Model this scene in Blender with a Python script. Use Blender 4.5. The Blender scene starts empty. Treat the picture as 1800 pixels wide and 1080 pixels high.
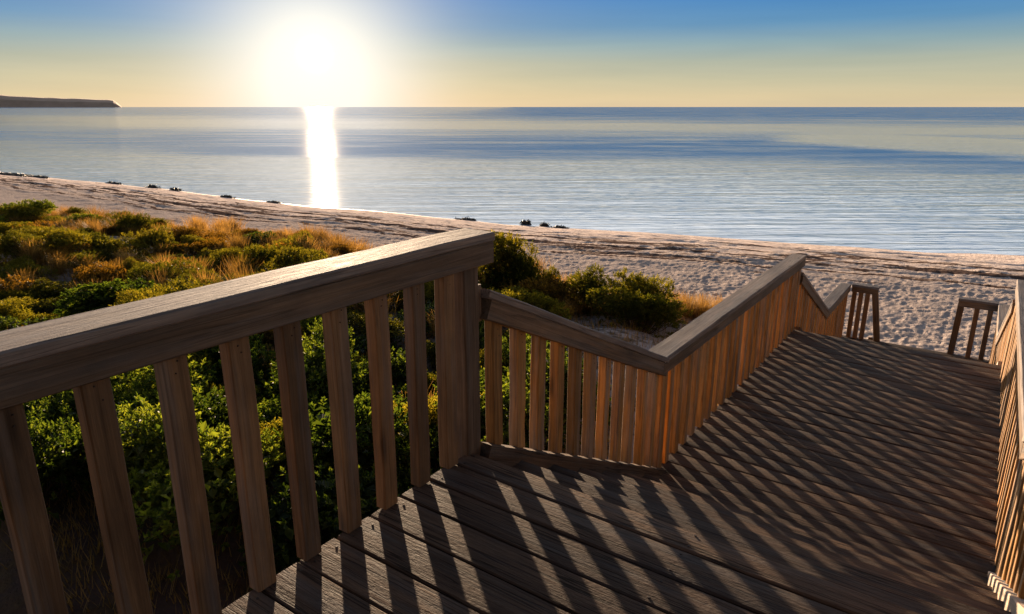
import bpy, math, random
import numpy as np
from mathutils import Vector, Matrix
R = math.radians
rng = np.random.default_rng(7)
random.seed(7)
scene = bpy.context.scene
COL = scene.collection

TH = R(35.19)          # angle between the view direction and the walkway
CT, ST = math.cos(TH), math.sin(TH)
EYE = 1.5
SUN_AZ, SUN_EL = R(50.5), R(3.85)
SUN_DIR = Vector((-math.sin(SUN_AZ) * math.cos(SUN_EL), math.cos(SUN_AZ) * math.cos(SUN_EL), math.sin(SUN_EL)))


def to_view(x, y):      # plan position -> (right, depth) seen from the landing
    return x * CT + y * ST, -x * ST + y * CT


def from_view(X, D):
    return X * CT - D * ST, X * ST + D * CT


# ------------------------------------------------------------------ nodes
def new_mat(name):
    m = bpy.data.materials.new(name)
    m.use_nodes = True
    nt = m.node_tree
    nt.nodes.clear()
    out = nt.nodes.new('ShaderNodeOutputMaterial')
    return m, nt, out


def N(nt, typ, **kw):
    n = nt.nodes.new(typ)
    for k, v in kw.items():
        if k.startswith('i_'):
            n.inputs[k[2:].replace('_', ' ')].default_value = v
        else:
            setattr(n, k, v)
    return n


def L(nt, a, b):
    nt.links.new(a, b)


def math_n(nt, op, a, b=None, c=None, clamp=False):
    n = nt.nodes.new('ShaderNodeMath')
    n.operation = op
    n.use_clamp = clamp
    for i, v in enumerate((a, b, c)):
        if v is None:
            continue
        if isinstance(v, (int, float)):
            n.inputs[i].default_value = v
        else:
            nt.links.new(v, n.inputs[i])
    return n.outputs[0]


def ramp(nt, fac, stops, interp='LINEAR'):
    n = nt.nodes.new('ShaderNodeValToRGB')
    cr = n.color_ramp
    cr.interpolation = interp
    while len(cr.elements) > 1:
        cr.elements.remove(cr.elements[-1])
    for i, (p, c) in enumerate(stops):
        if not isinstance(c, (tuple, list)):
            c = (c, c, c)
        e = cr.elements[0] if i == 0 else cr.elements.new(p)
        e.position = p
        e.color = (c[0], c[1], c[2], 1)
    if fac is not None:
        nt.links.new(fac, n.inputs[0])
    return n.outputs[0]


def mix(nt, fac, a, b, mode='MIX'):
    n = nt.nodes.new('ShaderNodeMix')
    n.data_type = 'RGBA'
    n.blend_type = mode
    for sock, v in ((n.inputs[0], fac), (n.inputs[6], a), (n.inputs[7], b)):
        if isinstance(v, (int, float)):
            sock.default_value = v
        elif isinstance(v, (tuple, list)):
            sock.default_value = (v[0], v[1], v[2], 1)
        else:
            nt.links.new(v, sock)
    return n.outputs[2]


def noise(nt, vec, scale, detail=4, rough=0.55, dist=0.0, dims='3D'):
    n = nt.nodes.new('ShaderNodeTexNoise')
    n.noise_dimensions = dims
    n.inputs['Scale'].default_value = scale
    n.inputs['Detail'].default_value = detail
    n.inputs['Roughness'].default_value = rough
    n.inputs['Distortion'].default_value = dist
    if vec is not None:
        nt.links.new(vec, n.inputs['Vector'])
    return n.outputs['Fac']


def mapping(nt, vec, scale=(1, 1, 1), rot=(0, 0, 0), loc=(0, 0, 0)):
    n = nt.nodes.new('ShaderNodeMapping')
    n.inputs['Scale'].default_value = scale
    n.inputs['Rotation'].default_value = rot
    n.inputs['Location'].default_value = loc
    nt.links.new(vec, n.inputs['Vector'])
    return n.outputs[0]


# ------------------------------------------------------------------ materials
def wood_mat(name, dark, mid, light, bump=0.5, rough=0.75, spec=0.3, grit=0.35, crack=1.0):
    m, nt, out = new_mat(name)
    at = N(nt, 'ShaderNodeAttribute', attribute_name='gc')
    v = at.outputs['Vector']
    broad = noise(nt, mapping(nt, v, (0.9, 6, 6)), 1.0, 3, 0.5)
    grain = noise(nt, mapping(nt, v, (2.2, 60, 60)), 1.0, 5, 0.62, 0.4)
    fine = noise(nt, mapping(nt, v, (9, 260, 260)), 1.0, 3, 0.6)
    pores = noise(nt, mapping(nt, v, (45, 120, 120)), 1.0, 3, 0.7)
    knot = N(nt, 'ShaderNodeTexVoronoi')
    L(nt, mapping(nt, v, (1.7, 8, 8)), knot.inputs['Vector'])
    knot.inputs['Scale'].default_value = 1.0
    kd = ramp(nt, knot.outputs['Distance'], [(0.0, 0.0), (0.06, 0.1), (0.11, 0.6), (0.16, 1.0)])
    f = math_n(nt, 'ADD', math_n(nt, 'MULTIPLY', broad, 0.45), math_n(nt, 'MULTIPLY', grain, 0.55))
    col = ramp(nt, f, [(0.30, dark), (0.5, mid), (0.68, light)])
    col = mix(nt, 0.45, col, ramp(nt, fine, [(0.3, 0.55), (0.7, 1.25)]), 'MULTIPLY')
    # long drying cracks
    ck = noise(nt, mapping(nt, v, (0.8, 34, 34), loc=(3, 7, 1)), 1.0, 2, 0.5)
    ckm = ramp(nt, math_n(nt, 'ABSOLUTE', math_n(nt, 'SUBTRACT', ck, 0.5)), [(0.0, 0.25), (0.012, 0.4), (0.022, 1.0)])
    col = mix(nt, crack, col, ckm, 'MULTIPLY')
    col = mix(nt, 1.0, col, ramp(nt, kd, [(0, 0.45), (1, 1.0)]), 'MULTIPLY')
    # every piece weathers differently
    oi = N(nt, 'ShaderNodeObjectInfo')
    col = mix(nt, 1.0, col, ramp(nt, oi.outputs['Random'], [(0, (0.78, 0.80, 0.84)), (0.5, (1.0, 1.0, 1.0)), (1, (1.16, 1.10, 1.02))]), 'MULTIPLY')
    per = noise(nt, mapping(nt, v, (0.12, 0.4, 0.4)), 1.0, 1, 0.5)
    col = mix(nt, 1.0, col, ramp(nt, per, [(0.3, (0.72, 0.72, 0.76)), (0.7, (1.3, 1.24, 1.18))]), 'MULTIPLY')
    grey = noise(nt, mapping(nt, v, (1.1, 14, 14), loc=(2, 9, 4)), 1.0, 4, 0.6)
    col = mix(nt, ramp(nt, grey, [(0.48, 0.0), (0.66, 0.55)]), col, ramp(nt, grain, [(0.3, tuple(0.75 * sum(mid) / 3 for _ in range(3))), (0.7, tuple(1.35 * sum(mid) / 3 for _ in range(3)))]))
    # stains
    st = noise(nt, mapping(nt, v, (2.5, 5, 5), loc=(11, 2, 5)), 1.0, 5, 0.65)
    col = mix(nt, 0.8, col, ramp(nt, st, [(0.35, (0.62, 0.62, 0.66)), (0.6, (1.05, 1.0, 0.95))]), 'MULTIPLY')
    bs = N(nt, 'ShaderNodeBsdfPrincipled')
    L(nt, col, bs.inputs['Base Color'])
    bs.inputs['Specular IOR Level'].default_value = spec
    L(nt, ramp(nt, fine, [(0.3, rough - 0.12), (0.7, min(1, rough + 0.12))]), bs.inputs['Roughness'])
    h = math_n(nt, 'ADD', math_n(nt, 'MULTIPLY', grain, 0.8), math_n(nt, 'MULTIPLY', fine, 0.35))
    h = math_n(nt, 'ADD', h, math_n(nt, 'MULTIPLY', pores, grit))
    h = math_n(nt, 'ADD', h, math_n(nt, 'MULTIPLY', ckm, 0.5 * crack))
    h = math_n(nt, 'ADD', h, math_n(nt, 'MULTIPLY', kd, 0.25))
    b = N(nt, 'ShaderNodeBump')
    b.inputs['Strength'].default_value = bump
    b.inputs['Distance'].default_value = 0.004
    L(nt, h, b.inputs['Height'])
    L(nt, b.outputs[0], bs.inputs['Normal'])
    L(nt, bs.outputs[0], out.inputs[0])
    return m


M_RAIL = wood_mat('weathered_rail_timber', (0.085, 0.060, 0.039), (0.150, 0.106, 0.070), (0.24, 0.175, 0.12), 0.5, 0.7, 0.2, crack=0.5)
M_CAP = wood_mat('bleached_cap_timber', (0.12, 0.10, 0.088), (0.225, 0.195, 0.175), (0.35, 0.31, 0.28), 0.6, 0.8, 0.2, crack=0.6)
M_DECK = wood_mat('worn_deck_timber', (0.056, 0.038, 0.026), (0.105, 0.071, 0.048), (0.18, 0.122, 0.080), 1.0, 0.8, 0.12, grit=0.9)
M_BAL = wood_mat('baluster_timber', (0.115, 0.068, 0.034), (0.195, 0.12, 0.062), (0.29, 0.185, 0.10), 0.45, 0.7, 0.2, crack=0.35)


M_BOUNCE = wood_mat('bounce_lit_timber', (0.19, 0.09, 0.025), (0.36, 0.19, 0.055), (0.50, 0.29, 0.10), 0.5, 0.7, 0.3, crack=0.6)  # railings past the landing: warm bounced light painted into their timber colour
M_STRINGER_SUN = wood_mat('sunlit_stringer_timber', (0.36, 0.28, 0.2), (0.52, 0.42, 0.31), (0.64, 0.53, 0.42), 0.5, 0.7, 0.3, crack=0.5)  # right stringers only: sunlight painted in as a paler timber colour


def metal_mat():
    m, nt, out = new_mat('rusty_nail_metal')
    bs = N(nt, 'ShaderNodeBsdfPrincipled')
    tc = N(nt, 'ShaderNodeTexCoord')
    L(nt, ramp(nt, noise(nt, tc.outputs['Object'], 300), [(0.3, (0.012, 0.01, 0.01)), (0.7, (0.05, 0.03, 0.02))]), bs.inputs['Base Color'])
    bs.inputs['Roughness'].default_value = 0.6
    bs.inputs['Metallic'].default_value = 0.4
    L(nt, bs.outputs[0], out.inputs[0])
    return m


M_NAIL = metal_mat()


def leaf_mat(name, a, b, c, trans=0.45, tmul=(1.6, 1.5, 0.6), spec=0.18):
    m, nt, out = new_mat(name)
    oi = N(nt, 'ShaderNodeObjectInfo')
    geo = N(nt, 'ShaderNodeNewGeometry')
    tc = N(nt, 'ShaderNodeTexCoord')
    clump = noise(nt, tc.outputs['Object'], 4.0, 3, 0.6)
    f = math_n(nt, 'ADD', math_n(nt, 'MULTIPLY', geo.outputs['Random Per Island'], 0.45), math_n(nt, 'MULTIPLY', clump, 0.55))
    f = math_n(nt, 'ADD', f, math_n(nt, 'MULTIPLY', math_n(nt, 'SUBTRACT', oi.outputs['Random'], 0.5), 0.3))
    col = ramp(nt, f, [(0.25, a), (0.5, b), (0.78, c)])
    d = N(nt, 'ShaderNodeBsdfPrincipled')
    L(nt, col, d.inputs['Base Color'])
    d.inputs['Roughness'].default_value = 0.62
    d.inputs['Specular IOR Level'].default_value = spec
    t = N(nt, 'ShaderNodeBsdfTranslucent')
    L(nt, mix(nt, 1.0, col, tmul, 'MULTIPLY'), t.inputs['Color'])
    ms = N(nt, 'ShaderNodeMixShader')
    ms.inputs[0].default_value = trans
    L(nt, d.outputs[0], ms.inputs[1])
    L(nt, t.outputs[0], ms.inputs[2])
    L(nt, ms.outputs[0], out.inputs[0])
    return m


M_LEAF = leaf_mat('broad_leaf_green', (0.016, 0.028, 0.008), (0.052, 0.074, 0.016), (0.15, 0.16, 0.034), 0.5, (1.9, 1.9, 0.5))
M_FINE = leaf_mat('fine_leaf_olive', (0.035, 0.045, 0.010), (0.070, 0.076, 0.018), (0.175, 0.16, 0.036), 0.55, (2.2, 1.8, 0.4))
M_RUST = leaf_mat('rusty_scrub_leaf', (0.05, 0.042, 0.012), (0.14, 0.098, 0.022), (0.26, 0.17, 0.045), 0.5, (1.9, 1.35, 0.4))
M_GRASS = leaf_mat('dry_dune_grass', (0.11, 0.08, 0.025), (0.24, 0.165, 0.06), (0.38, 0.27, 0.12), 0.5, (1.5, 1.1, 0.5), 0.2)
M_STEM = leaf_mat('shrub_stem', (0.03, 0.02, 0.012), (0.06, 0.04, 0.025), (0.1, 0.07, 0.04), 0.0)


# ------------------------------------------------------------------ object helpers
def link(o):
    COL.objects.link(o)
    return o


def tag(o, label=None, cat=None, group=None, kind=None):
    if label:
        o['label'] = label
    if cat:
        o['category'] = cat
    if group:
        o['group'] = group
    if kind:
        o['kind'] = kind
    return o


def empty(name, loc, label, cat, group=None):
    o = bpy.data.objects.new(name, None)
    o.empty_display_size = 0.2
    o.location = loc
    link(o)
    return tag(o, label, cat, group)


class MB:
    """collects timber members; every vertex carries a grain coordinate"""

    def __init__(self):
        self.v, self.f, self.g, self.mi = [], [], [], []

    def beam(self, p0, p1, side, w, t, ch=0.004, seg=None, warp=0.0, mi=0, crown=0.0):
        """bar from p0 to p1 (centre line); w wide along `side`, t thick across it"""
        p0, p1, side = Vector(p0), Vector(p1), Vector(side).normalized()
        ax = p1 - p0
        ln = ax.length
        ax.normalize()
        side = (side - ax * side.dot(ax)).normalized()
        up = side.cross(ax).normalized()
        if up.z < 0:
            up = -up
        if seg is None:
            seg = max(1, int(ln / 0.3))
        a, b = w / 2, t / 2
        sec = [(-a + ch, -b), (a - ch, -b), (a, -b + ch), (a, b - ch), (a - ch, b)]
        nc = 7 if crown > 0 else 1
        for q in range(1, nc + 1):
            xq = 1 - 2 * q / (nc + 1)
            sec.append(((a - ch) * xq, b + crown * (1 - xq * xq)))
        sec += [(-a + ch, b), (-a, b - ch), (-a, -b + ch)]
        n = len(sec)
        base = len(self.v)
        off = Vector((random.uniform(0, 50), random.uniform(0, 50), random.uniform(0, 50)))
        ws = [(random.gauss(0, warp), random.gauss(0, warp)) for _ in range(seg + 1)]
        for i in range(seg + 1):
            s = i / seg
            c = p0.lerp(p1, s) + side * ws[i][0] + up * ws[i][1]
            for (x, y) in sec:
                self.v.append(tuple(c + side * x + up * y))
                self.g.append((s * ln + off.x, x + off.y, y + off.z))
        for i in range(seg):
            for j in range(n):
                k = (j + 1) % n
                q = [base + i * n + j, base + i * n + k, base + (i + 1) * n + k, base + (i + 1) * n + j]
                self.f.append(q)
                self.mi.append(mi)
        self.f.append([base + j for j in range(n)][::-1])
        self.f.append([base + seg * n + j for j in range(n)])
        self.mi += [mi, mi]
        return self

    def disc(self, c, r, h, mi=1, n=8):
        base = len(self.v)
        for z in (0, h):
            for k in range(n):
                a = 2 * math.pi * k / n
                rr = r if z == 0 else r * 0.8
                self.v.append((c[0] + rr * math.cos(a), c[1] + rr * math.sin(a), c[2] + z))
                self.g.append((0, 0, 0))
        for k in range(n):
            self.f.append([base + k, base + (k + 1) % n, base + n + (k + 1) % n, base + n + k])
            self.mi.append(mi)
        self.f.append([base + n + k for k in range(n)])
        self.mi.append(mi)

    def disc_v(self, c, d, r, mi=1, n=7):
        base = len(self.v)
        for x, rr in ((0, r), (0.0025 * d, r * 0.7)):
            for k in range(n):
                a = 2 * math.pi * k / n
                self.v.append((c[0] + x, c[1] + rr * math.cos(a), c[2] + rr * math.sin(a)))
                self.g.append((0, 0, 0))
        for k in range(n):
            self.f.append([base + k, base + (k + 1) % n, base + n + (k + 1) % n, base + n + k])
            self.mi.append(mi)
        self.f.append([base + n + k for k in range(n)])
        self.mi.append(mi)

    def build(self, name, mats, parent=None):
        me = bpy.data.meshes.new(name)
        loc = Vector((0, 0, 0))
        if parent is not None:
            loc = Vector(parent.location)
        vs = [(x - loc.x, y - loc.y, z - loc.z) for x, y, z in self.v]
        me.from_pydata(vs, [], self.f)
        at = me.attributes.new('gc', 'FLOAT_VECTOR', 'POINT')
        at.data.foreach_set('vector', np.array(self.g, dtype=np.float32).ravel())
        if not isinstance(mats, (list, tuple)):
            mats = [mats]
        for m in mats:
            me.materials.append(m)
        me.polygons.foreach_set('material_index', self.mi)
        import bmesh
        bm = bmesh.new()
        bm.from_mesh(me)
        bmesh.ops.recalc_face_normals(bm, faces=bm.faces)
        bm.to_mesh(me)
        bm.free()
        o = bpy.data.objects.new(name, me)
        link(o)
        if parent is not None:
            o.parent = parent
        return o


# ------------------------------------------------------------------ walkway dimensions
VL, VR = -1.745, 0.41          # plank ends left / right
Z1, Z2, Z3 = 0.0, -1.14, -2.31
U1, U2s, U2e = 2.15, 4.31, 8.5
PITCH = 0.165
S = 0.463                      # stair slope
S3s, U3e = 10.87, 12.45


def zst1(u):
    return Z1 - (u - U1) * (Z1 - Z2) / (U2s - U1)


def zst2(u):
    return Z2 - (u - U2e) * (Z2 - Z3) / (S3s - U2e)


def deck(name, label, ua, ub, z, mass_leg_u, edge_first=None, cup=(0.0008, 0.0034), tlt=0.010):
    root = empty(name, (0.5 * (VL + VR), 0.5 * (ua + ub), z), label, 'deck landing')
    mb = MB()
    u = ub
    k = 0
    while u > ua + 0.05:
        w = PITCH - 0.006
        if k == 0 and edge_first:
            w = edge_first - 0.006
        uc = u - w / 2
        jl, jr = random.uniform(-0.006, 0.006), random.uniform(-0.006, 0.006)
        tilt = random.gauss(0, tlt)
        dz = random.gauss(0, 0.0012)
        mb.beam((VL + jl, uc, z - 0.019 + dz), (VR + jr, uc + random.gauss(0, 0.001), z - 0.019 + dz + random.gauss(0, .001)),
                (0, 1, tilt), w, 0.036, ch=0.006, seg=10, warp=0.0007, crown=random.uniform(*cup))
        for v in (VL + 0.045, -0.68, VR - 0.045):
            for s in (-0.3, 0.3):
                mb.disc((v + random.uniform(-.006, .006), uc + s * w + random.uniform(-.006, .006), z + dz - 0.0002 + tilt * s * w), 0.0052, 0.0022)
        u -= w + 0.006
        k += 1
    mb.build('decking', [M_DECK, M_NAIL], root)
    jo = MB()
    for v in (VL + 0.06, -1.2, -0.68, -0.15, VR - 0.06):
        jo.beam((v, ua + 0.02, z - 0.037 - 0.075), (v, ub - 0.03, z - 0.037 - 0.075), (1, 0, 0), 0.045, 0.15, seg=4)
    jo.build('joist', M_RAIL, root)
    for uu in mass_leg_u:
        br = MB()
        br.beam((VL + 0.02, uu, z - 0.187 - 0.075), (VR - 0.02, uu, z - 0.187 - 0.075), (0, 1, 0), 0.07, 0.148, seg=4)
        br.build('bearer', M_RAIL, root)
    for uu in mass_leg_u:
        for v in (VL + 0.14, VR - 0.14):
            p = MB()
            p.beam((v, uu, -4.2), (v, uu, z - 0.335), (1, 0, 0), 0.1, 0.1, seg=4)
            p.build('leg', M_RAIL, root)
    return root


deck('upper_landing', 'grey plank landing in the foreground, the highest of the three decks', -2.6, U1, Z1, (-2.0, 0.0, 1.9), 0.125)
deck('middle_landing', 'long plank deck at the foot of the first stairs, striped with baluster shadows', U2s, U2e, Z2, (4.6, 6.4, 8.2), cup=(0.0022, 0.0048), tlt=0.016)
deck('lower_landing', 'small lowest plank deck at the gap onto the sand, hidden below the middle deck edge', S3s, U3e, Z3, (11.1, 12.2))


def stairs(name, label, ua, ub, za, zb, n, va, vb, proud=0.055, strw=0.07):
    """n risers from za at ua to zb at ub"""
    root = empty(name, (0.5 * (va + vb), ub, zb), label, 'stairs', None)
    run = (ub - ua) / n
    rise = (za - zb) / n
    for k in range(1, n):
        t = MB()
        z = za - rise * k
        u0 = ua + run * (k - 1) - 0.02
        for j in range(2):
            w = (run + 0.02) / 2 - 0.004
            uc = u0 + w / 2 + j * (w + 0.008)
            t.beam((va + strw + 0.001, uc, z - 0.02 + random.gauss(0, .001)), (vb - strw - 0.001, uc, z - 0.02 + random.gauss(0, .001)),
                   (0, 1, random.gauss(0, 0.006)), w, 0.038, ch=0.006, seg=8, warp=0.0006, crown=random.uniform(0.0005, 0.002))
            for v in (va + strw + 0.04, vb - strw - 0.04):
                t.disc((v, uc, z - 0.0005), 0.005, 0.003)
        t.build('tread', [M_DECK, M_NAIL], root)
    sl = (za - zb) / (ub - ua)
    for v in (va + strw / 2, vb - strw / 2):
        s = MB()
        h = 0.27
        a = math.atan(sl)
        zc = proud - h / 2 / math.cos(a)
        s.beam((v, ua - 0.0, za + zc), (v, ub + 0.03, zb + zc - 0.03 * sl), (1, 0, 0), strw, h, ch=0.004, seg=8, warp=0.0008)
        s.build('stringer', M_DECK if v < -0.5 else M_STRINGER_SUN, root)
    return root


stairs('staircase', 'timber stairs dropping from the foreground landing to the middle deck', U1 + 0.005, U2s, Z1, Z2, 7, VL + 0.001, 0.415)
stairs('staircase', 'second flight of timber stairs below the far edge of the middle deck', U2e + 0.005, S3s, Z2, Z3, 7, VL + 0.001, 0.415)
stairs('staircase', 'last short steps from the lowest deck down onto the sand', U3e + 0.005, 13.9, Z3, -3.15, 4, -1.34, -0.10)

BW, BT = 0.070, 0.052          # baluster face width / thickness


def railing(label, u0, u1, z0, z1, side, posts, bals, base_fn, group, cap_end=(0.0, 0.0), post_h=0.0):
    """z0,z1 = top of the cap at u0,u1. side -1 = left run, +1 = right run"""
    vin = -1.722 if side < 0 else 0.378
    vc = vin + side * BT / 2
    root = empty('railing', (vc, 0.5 * (u0 + u1), base_fn(0.5 * (u0 + u1))), label, 'railing', group)

    def top(u):
        return z0 + (z1 - z0) * (u - u0) / (u1 - u0)
    ca = math.cos(math.atan2(z1 - z0, u1 - u0))
    ct = 0.04
    capc = vin + side * 0.061
    ua, ub = u0 - cap_end[0], u1 + cap_end[1]
    c = MB()
    c.beam((capc, ua, top(ua) - ct / 2 / ca), (capc, ub, top(ub) - ct / 2 / ca), (1, 0, 0), 0.172, ct, ch=0.006, warp=0.0012)
    c.build('handrail_cap', M_CAP, root)
    b = MB()
    bh = 0.092
    vb_ = vin + side * 0.018
    b.beam((vb_, ua + 0.004, top(ua) - (ct + bh / 2 + 0.0005) / ca), (vb_, ub - 0.004, top(ub) - (ct + bh / 2 + 0.0005) / ca), (1, 0, 0), 0.078, bh, ch=0.004, warp=0.001)
    b.build('top_rail', M_RAIL, root)

    def low(u):
        return top(u) - (ct + bh) / ca
    for (ua_, ub_) in bals:
        m = MB()
        um = 0.5 * (ua_ + ub_)
        ov = 0.004 + abs(z1 - z0) / (u1 - u0) * 0.04
        lean = random.gauss(0, 0.0035)
        wv = random.gauss(0, 0.0025)
        m.beam((vc + wv, um, base_fn(um) + 0.001), (vc + wv * .3, um + lean, low(um) + ov), (0, 1, 0), ub_ - ua_, BT, ch=0.0035, seg=5, warp=0.001)
        for hz_ in (0.02, 0.05):
            m.disc_v((vin + wv * .3 + (0.0 if side < 0 else 0.0), um + lean + random.uniform(-.01, .01), low(um) - hz_ + random.uniform(-.008, .008)), -side, 0.0028)
        m.build('baluster', [M_BAL, M_NAIL] if (u1 < 2.3) else [M_BOUNCE, M_NAIL], root)
    for (ua_, ub_, zt) in posts:
        m = MB()
        um = 0.5 * (ua_ + ub_)
        pv = vin + side * 0.052
        m.beam((pv, um, -4.3), (pv, um, low(um) + 0.008 + abs(z1 - z0) / (u1 - u0) * 0.05 if zt is None else zt), (0, 1, 0), ub_ - ua_, 0.1, ch=0.006, seg=8, warp=0.001)
        m.build('post', M_RAIL if u1 < 2.3 else M_BOUNCE, root)
    return root


def bal_list(a, b, skip=(), pitch=0.188):
    out = []
    n = max(1, round((b - a) / pitch))
    p = (b - a) / n
    for i in range(n):
        m = a + (i + 0.5) * p + random.gauss(0, 0.003)
        if any(s0 - 0.045 < m < s1 + 0.045 for s0, s1 in skip):
            continue
        out.append((m - BW / 2, m + BW / 2))
    return out


GL, GR = 'railings down the left side of the walkway', 'railings down the right side of the walkway'
near = [(r - BW, r) for r in (.704, .899, 1.094, 1.282, 1.474, 1.662, 1.857, 2.035)]
r = 0.704 - .1915
while r > -2.3:
    near.append((r - BW, r))
    r -= 0.1905
for side, g, w in ((-1, GL, 'left'), (1, GR, 'right')):
    railing('level railing with big grey cap filling the left foreground' if side < 0 else
            'level railing along the right side of the top landing, outside the photo edge',
            -2.4, 2.215, 0.992, 0.992, side, [(2.103, 2.203, None), (-1.95, -1.85, None)],
            [b for b in near if not (-2.02 < b[0] < -1.8)], lambda u: Z1, g, (0, 0.065))
    railing('sloping stair railing joining the tall foreground post to the second level railing' if side < 0 else
            'sloping stair railing beside the sunlit stringer at the right picture edge',
            2.245, 4.315, 0.748, -0.205, side, [], bal_list(2.24, 4.30), lambda u: zst1(u) + 0.05, g, (0.005, 0.045))
    railing('long level railing on the left of the middle deck, with a bluish cap' if side < 0 else
            'golden sunlit level railing along the right side of the middle deck',
            4.315, 8.45, -0.205, -0.205, side, [(4.33, 4.43, None), (6.15, 6.25, None), (8.38, 8.48, None)],
            bal_list(4.43, 8.37, [(6.15, 6.25)]), lambda u: Z2, g, (0.03, 0.09))
    railing('short sloping railing of the second flight, left side, below the bluish cap' if side < 0 else
            'short sloping railing of the second flight on the right, lit golden',
            8.50, 10.55, -0.41, -1.375, side, [], bal_list(8.5, 10.5), lambda u: zst2(u) + 0.05, g, (0.005, 0.045))
    railing('short level railing at the left of the lowest deck by the sand' if side < 0 else
            'short level railing at the right of the lowest deck by the sand',
            10.55, 12.30, -1.375, -1.375, side, [(10.6, 10.7, None), (12.25, 12.35, None)],
            bal_list(10.72, 12.22), lambda u: Z3, g, (0.03, 0.07))


def end_rail(label, va, vb, post_v, lean):
    u = 12.395
    root = empty('railing', (0.5 * (va + vb), u, Z3), label, 'railing', 'end railings either side of the gap to the beach')
    zt = -1.372
    c = MB()
    c.beam((va, u + 0.02, zt - 0.02), (vb, u + 0.02, zt - 0.02), (0, 1, 0), 0.15, 0.04, ch=0.005)
    c.build('handrail_cap', M_CAP, root)
    b = MB()
    b.beam((va + .003, u, zt - 0.0865), (vb - .003, u, zt - 0.0865), (0, 1, 0), 0.06, 0.092)
    b.build('top_rail', M_RAIL, root)
    n = 4 if va < -1 else 3
    for i in range(n):
        v = va + (vb - va) * (i + 0.5) / n
        if abs(v - post_v) < 0.09:
            continue
        m = MB()
        m.beam((v, u, Z3 + .001), (v, u, zt - 0.128), (1, 0, 0), BW, BT, seg=3)
        m.build('baluster', M_BAL, root)
    m = MB()
    m.beam((post_v + lean, u + 0.12, -3.6), (post_v, u + .01, zt - 0.128), (1, 0, 0), 0.09, 0.09, seg=3)
    m.build('post', M_BAL, root)
    return root


end_rail('short cross railing left of the gap onto the sand, with a leaning end post', -1.685, -1.28, -1.325, 0.33)
end_rail('short cross railing right of the gap onto the sand', -0.16, 0.36, -0.115, -0.05)

# dark packing block between the tall post and the stair rail
mb = MB()
mb.beam((-1.765, 8.492, -0.40), (-1.765, 8.492, -0.53), (0, 1, 0), 0.016, 0.05)
far = [o for o in bpy.data.objects if o.get('label', '').startswith('short sloping railing of the second flight, left')][0]
mb.build('packing_block', M_RAIL, far)
mb = MB()
mb.beam((-1.765, 2.222, 0.60), (-1.765, 2.222, 0.765), (0, 1, 0), 0.034, 0.05)
root = None
for o in bpy.data.objects:
    if o.get('label', '').startswith('sloping stair railing joining'):
        root = o
mb.build('packing_block', M_RAIL, root)


# ------------------------------------------------------------------ terrain
def vnoise(x, y, seed=0):
    xi, yi = np.floor(x), np.floor(y)
    xf, yf = x - xi, y - yi

    def h(a, b):
        n = np.sin(a * 127.1 + b * 311.7 + seed * 74.7) * 43758.5453
        return n - np.floor(n)
    u, v = xf * xf * (3 - 2 * xf), yf * yf * (3 - 2 * yf)
    return (h(xi, yi) * (1 - u) + h(xi + 1, yi) * u) * (1 - v) + (h(xi, yi + 1) * (1 - u) + h(xi + 1, yi + 1) * u) * v


SHX = [-300, -110, -49, -32.7, -19.9, -11.9, -6.7, -1.6, 3.0, 8.4, 13.3, 17.6, 21.5, 60, 150, 600]
SHD = [150, 92, 65.7, 56.2, 47.7, 42.1, 39.5, 37.0, 35.2, 33.0, 31.1, 29.4, 27.9, 16, -12, -120]
DUX = [-300, -40, -21.4, -12.4, -5.6, 0.7, 4.5, 10, 20, 40, 600]
DUD = [120, 38, 28.3, 24.4, 21.2, 17.4, 13.8, 10, 4, -10, -200]
ZS = -4.5


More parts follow.
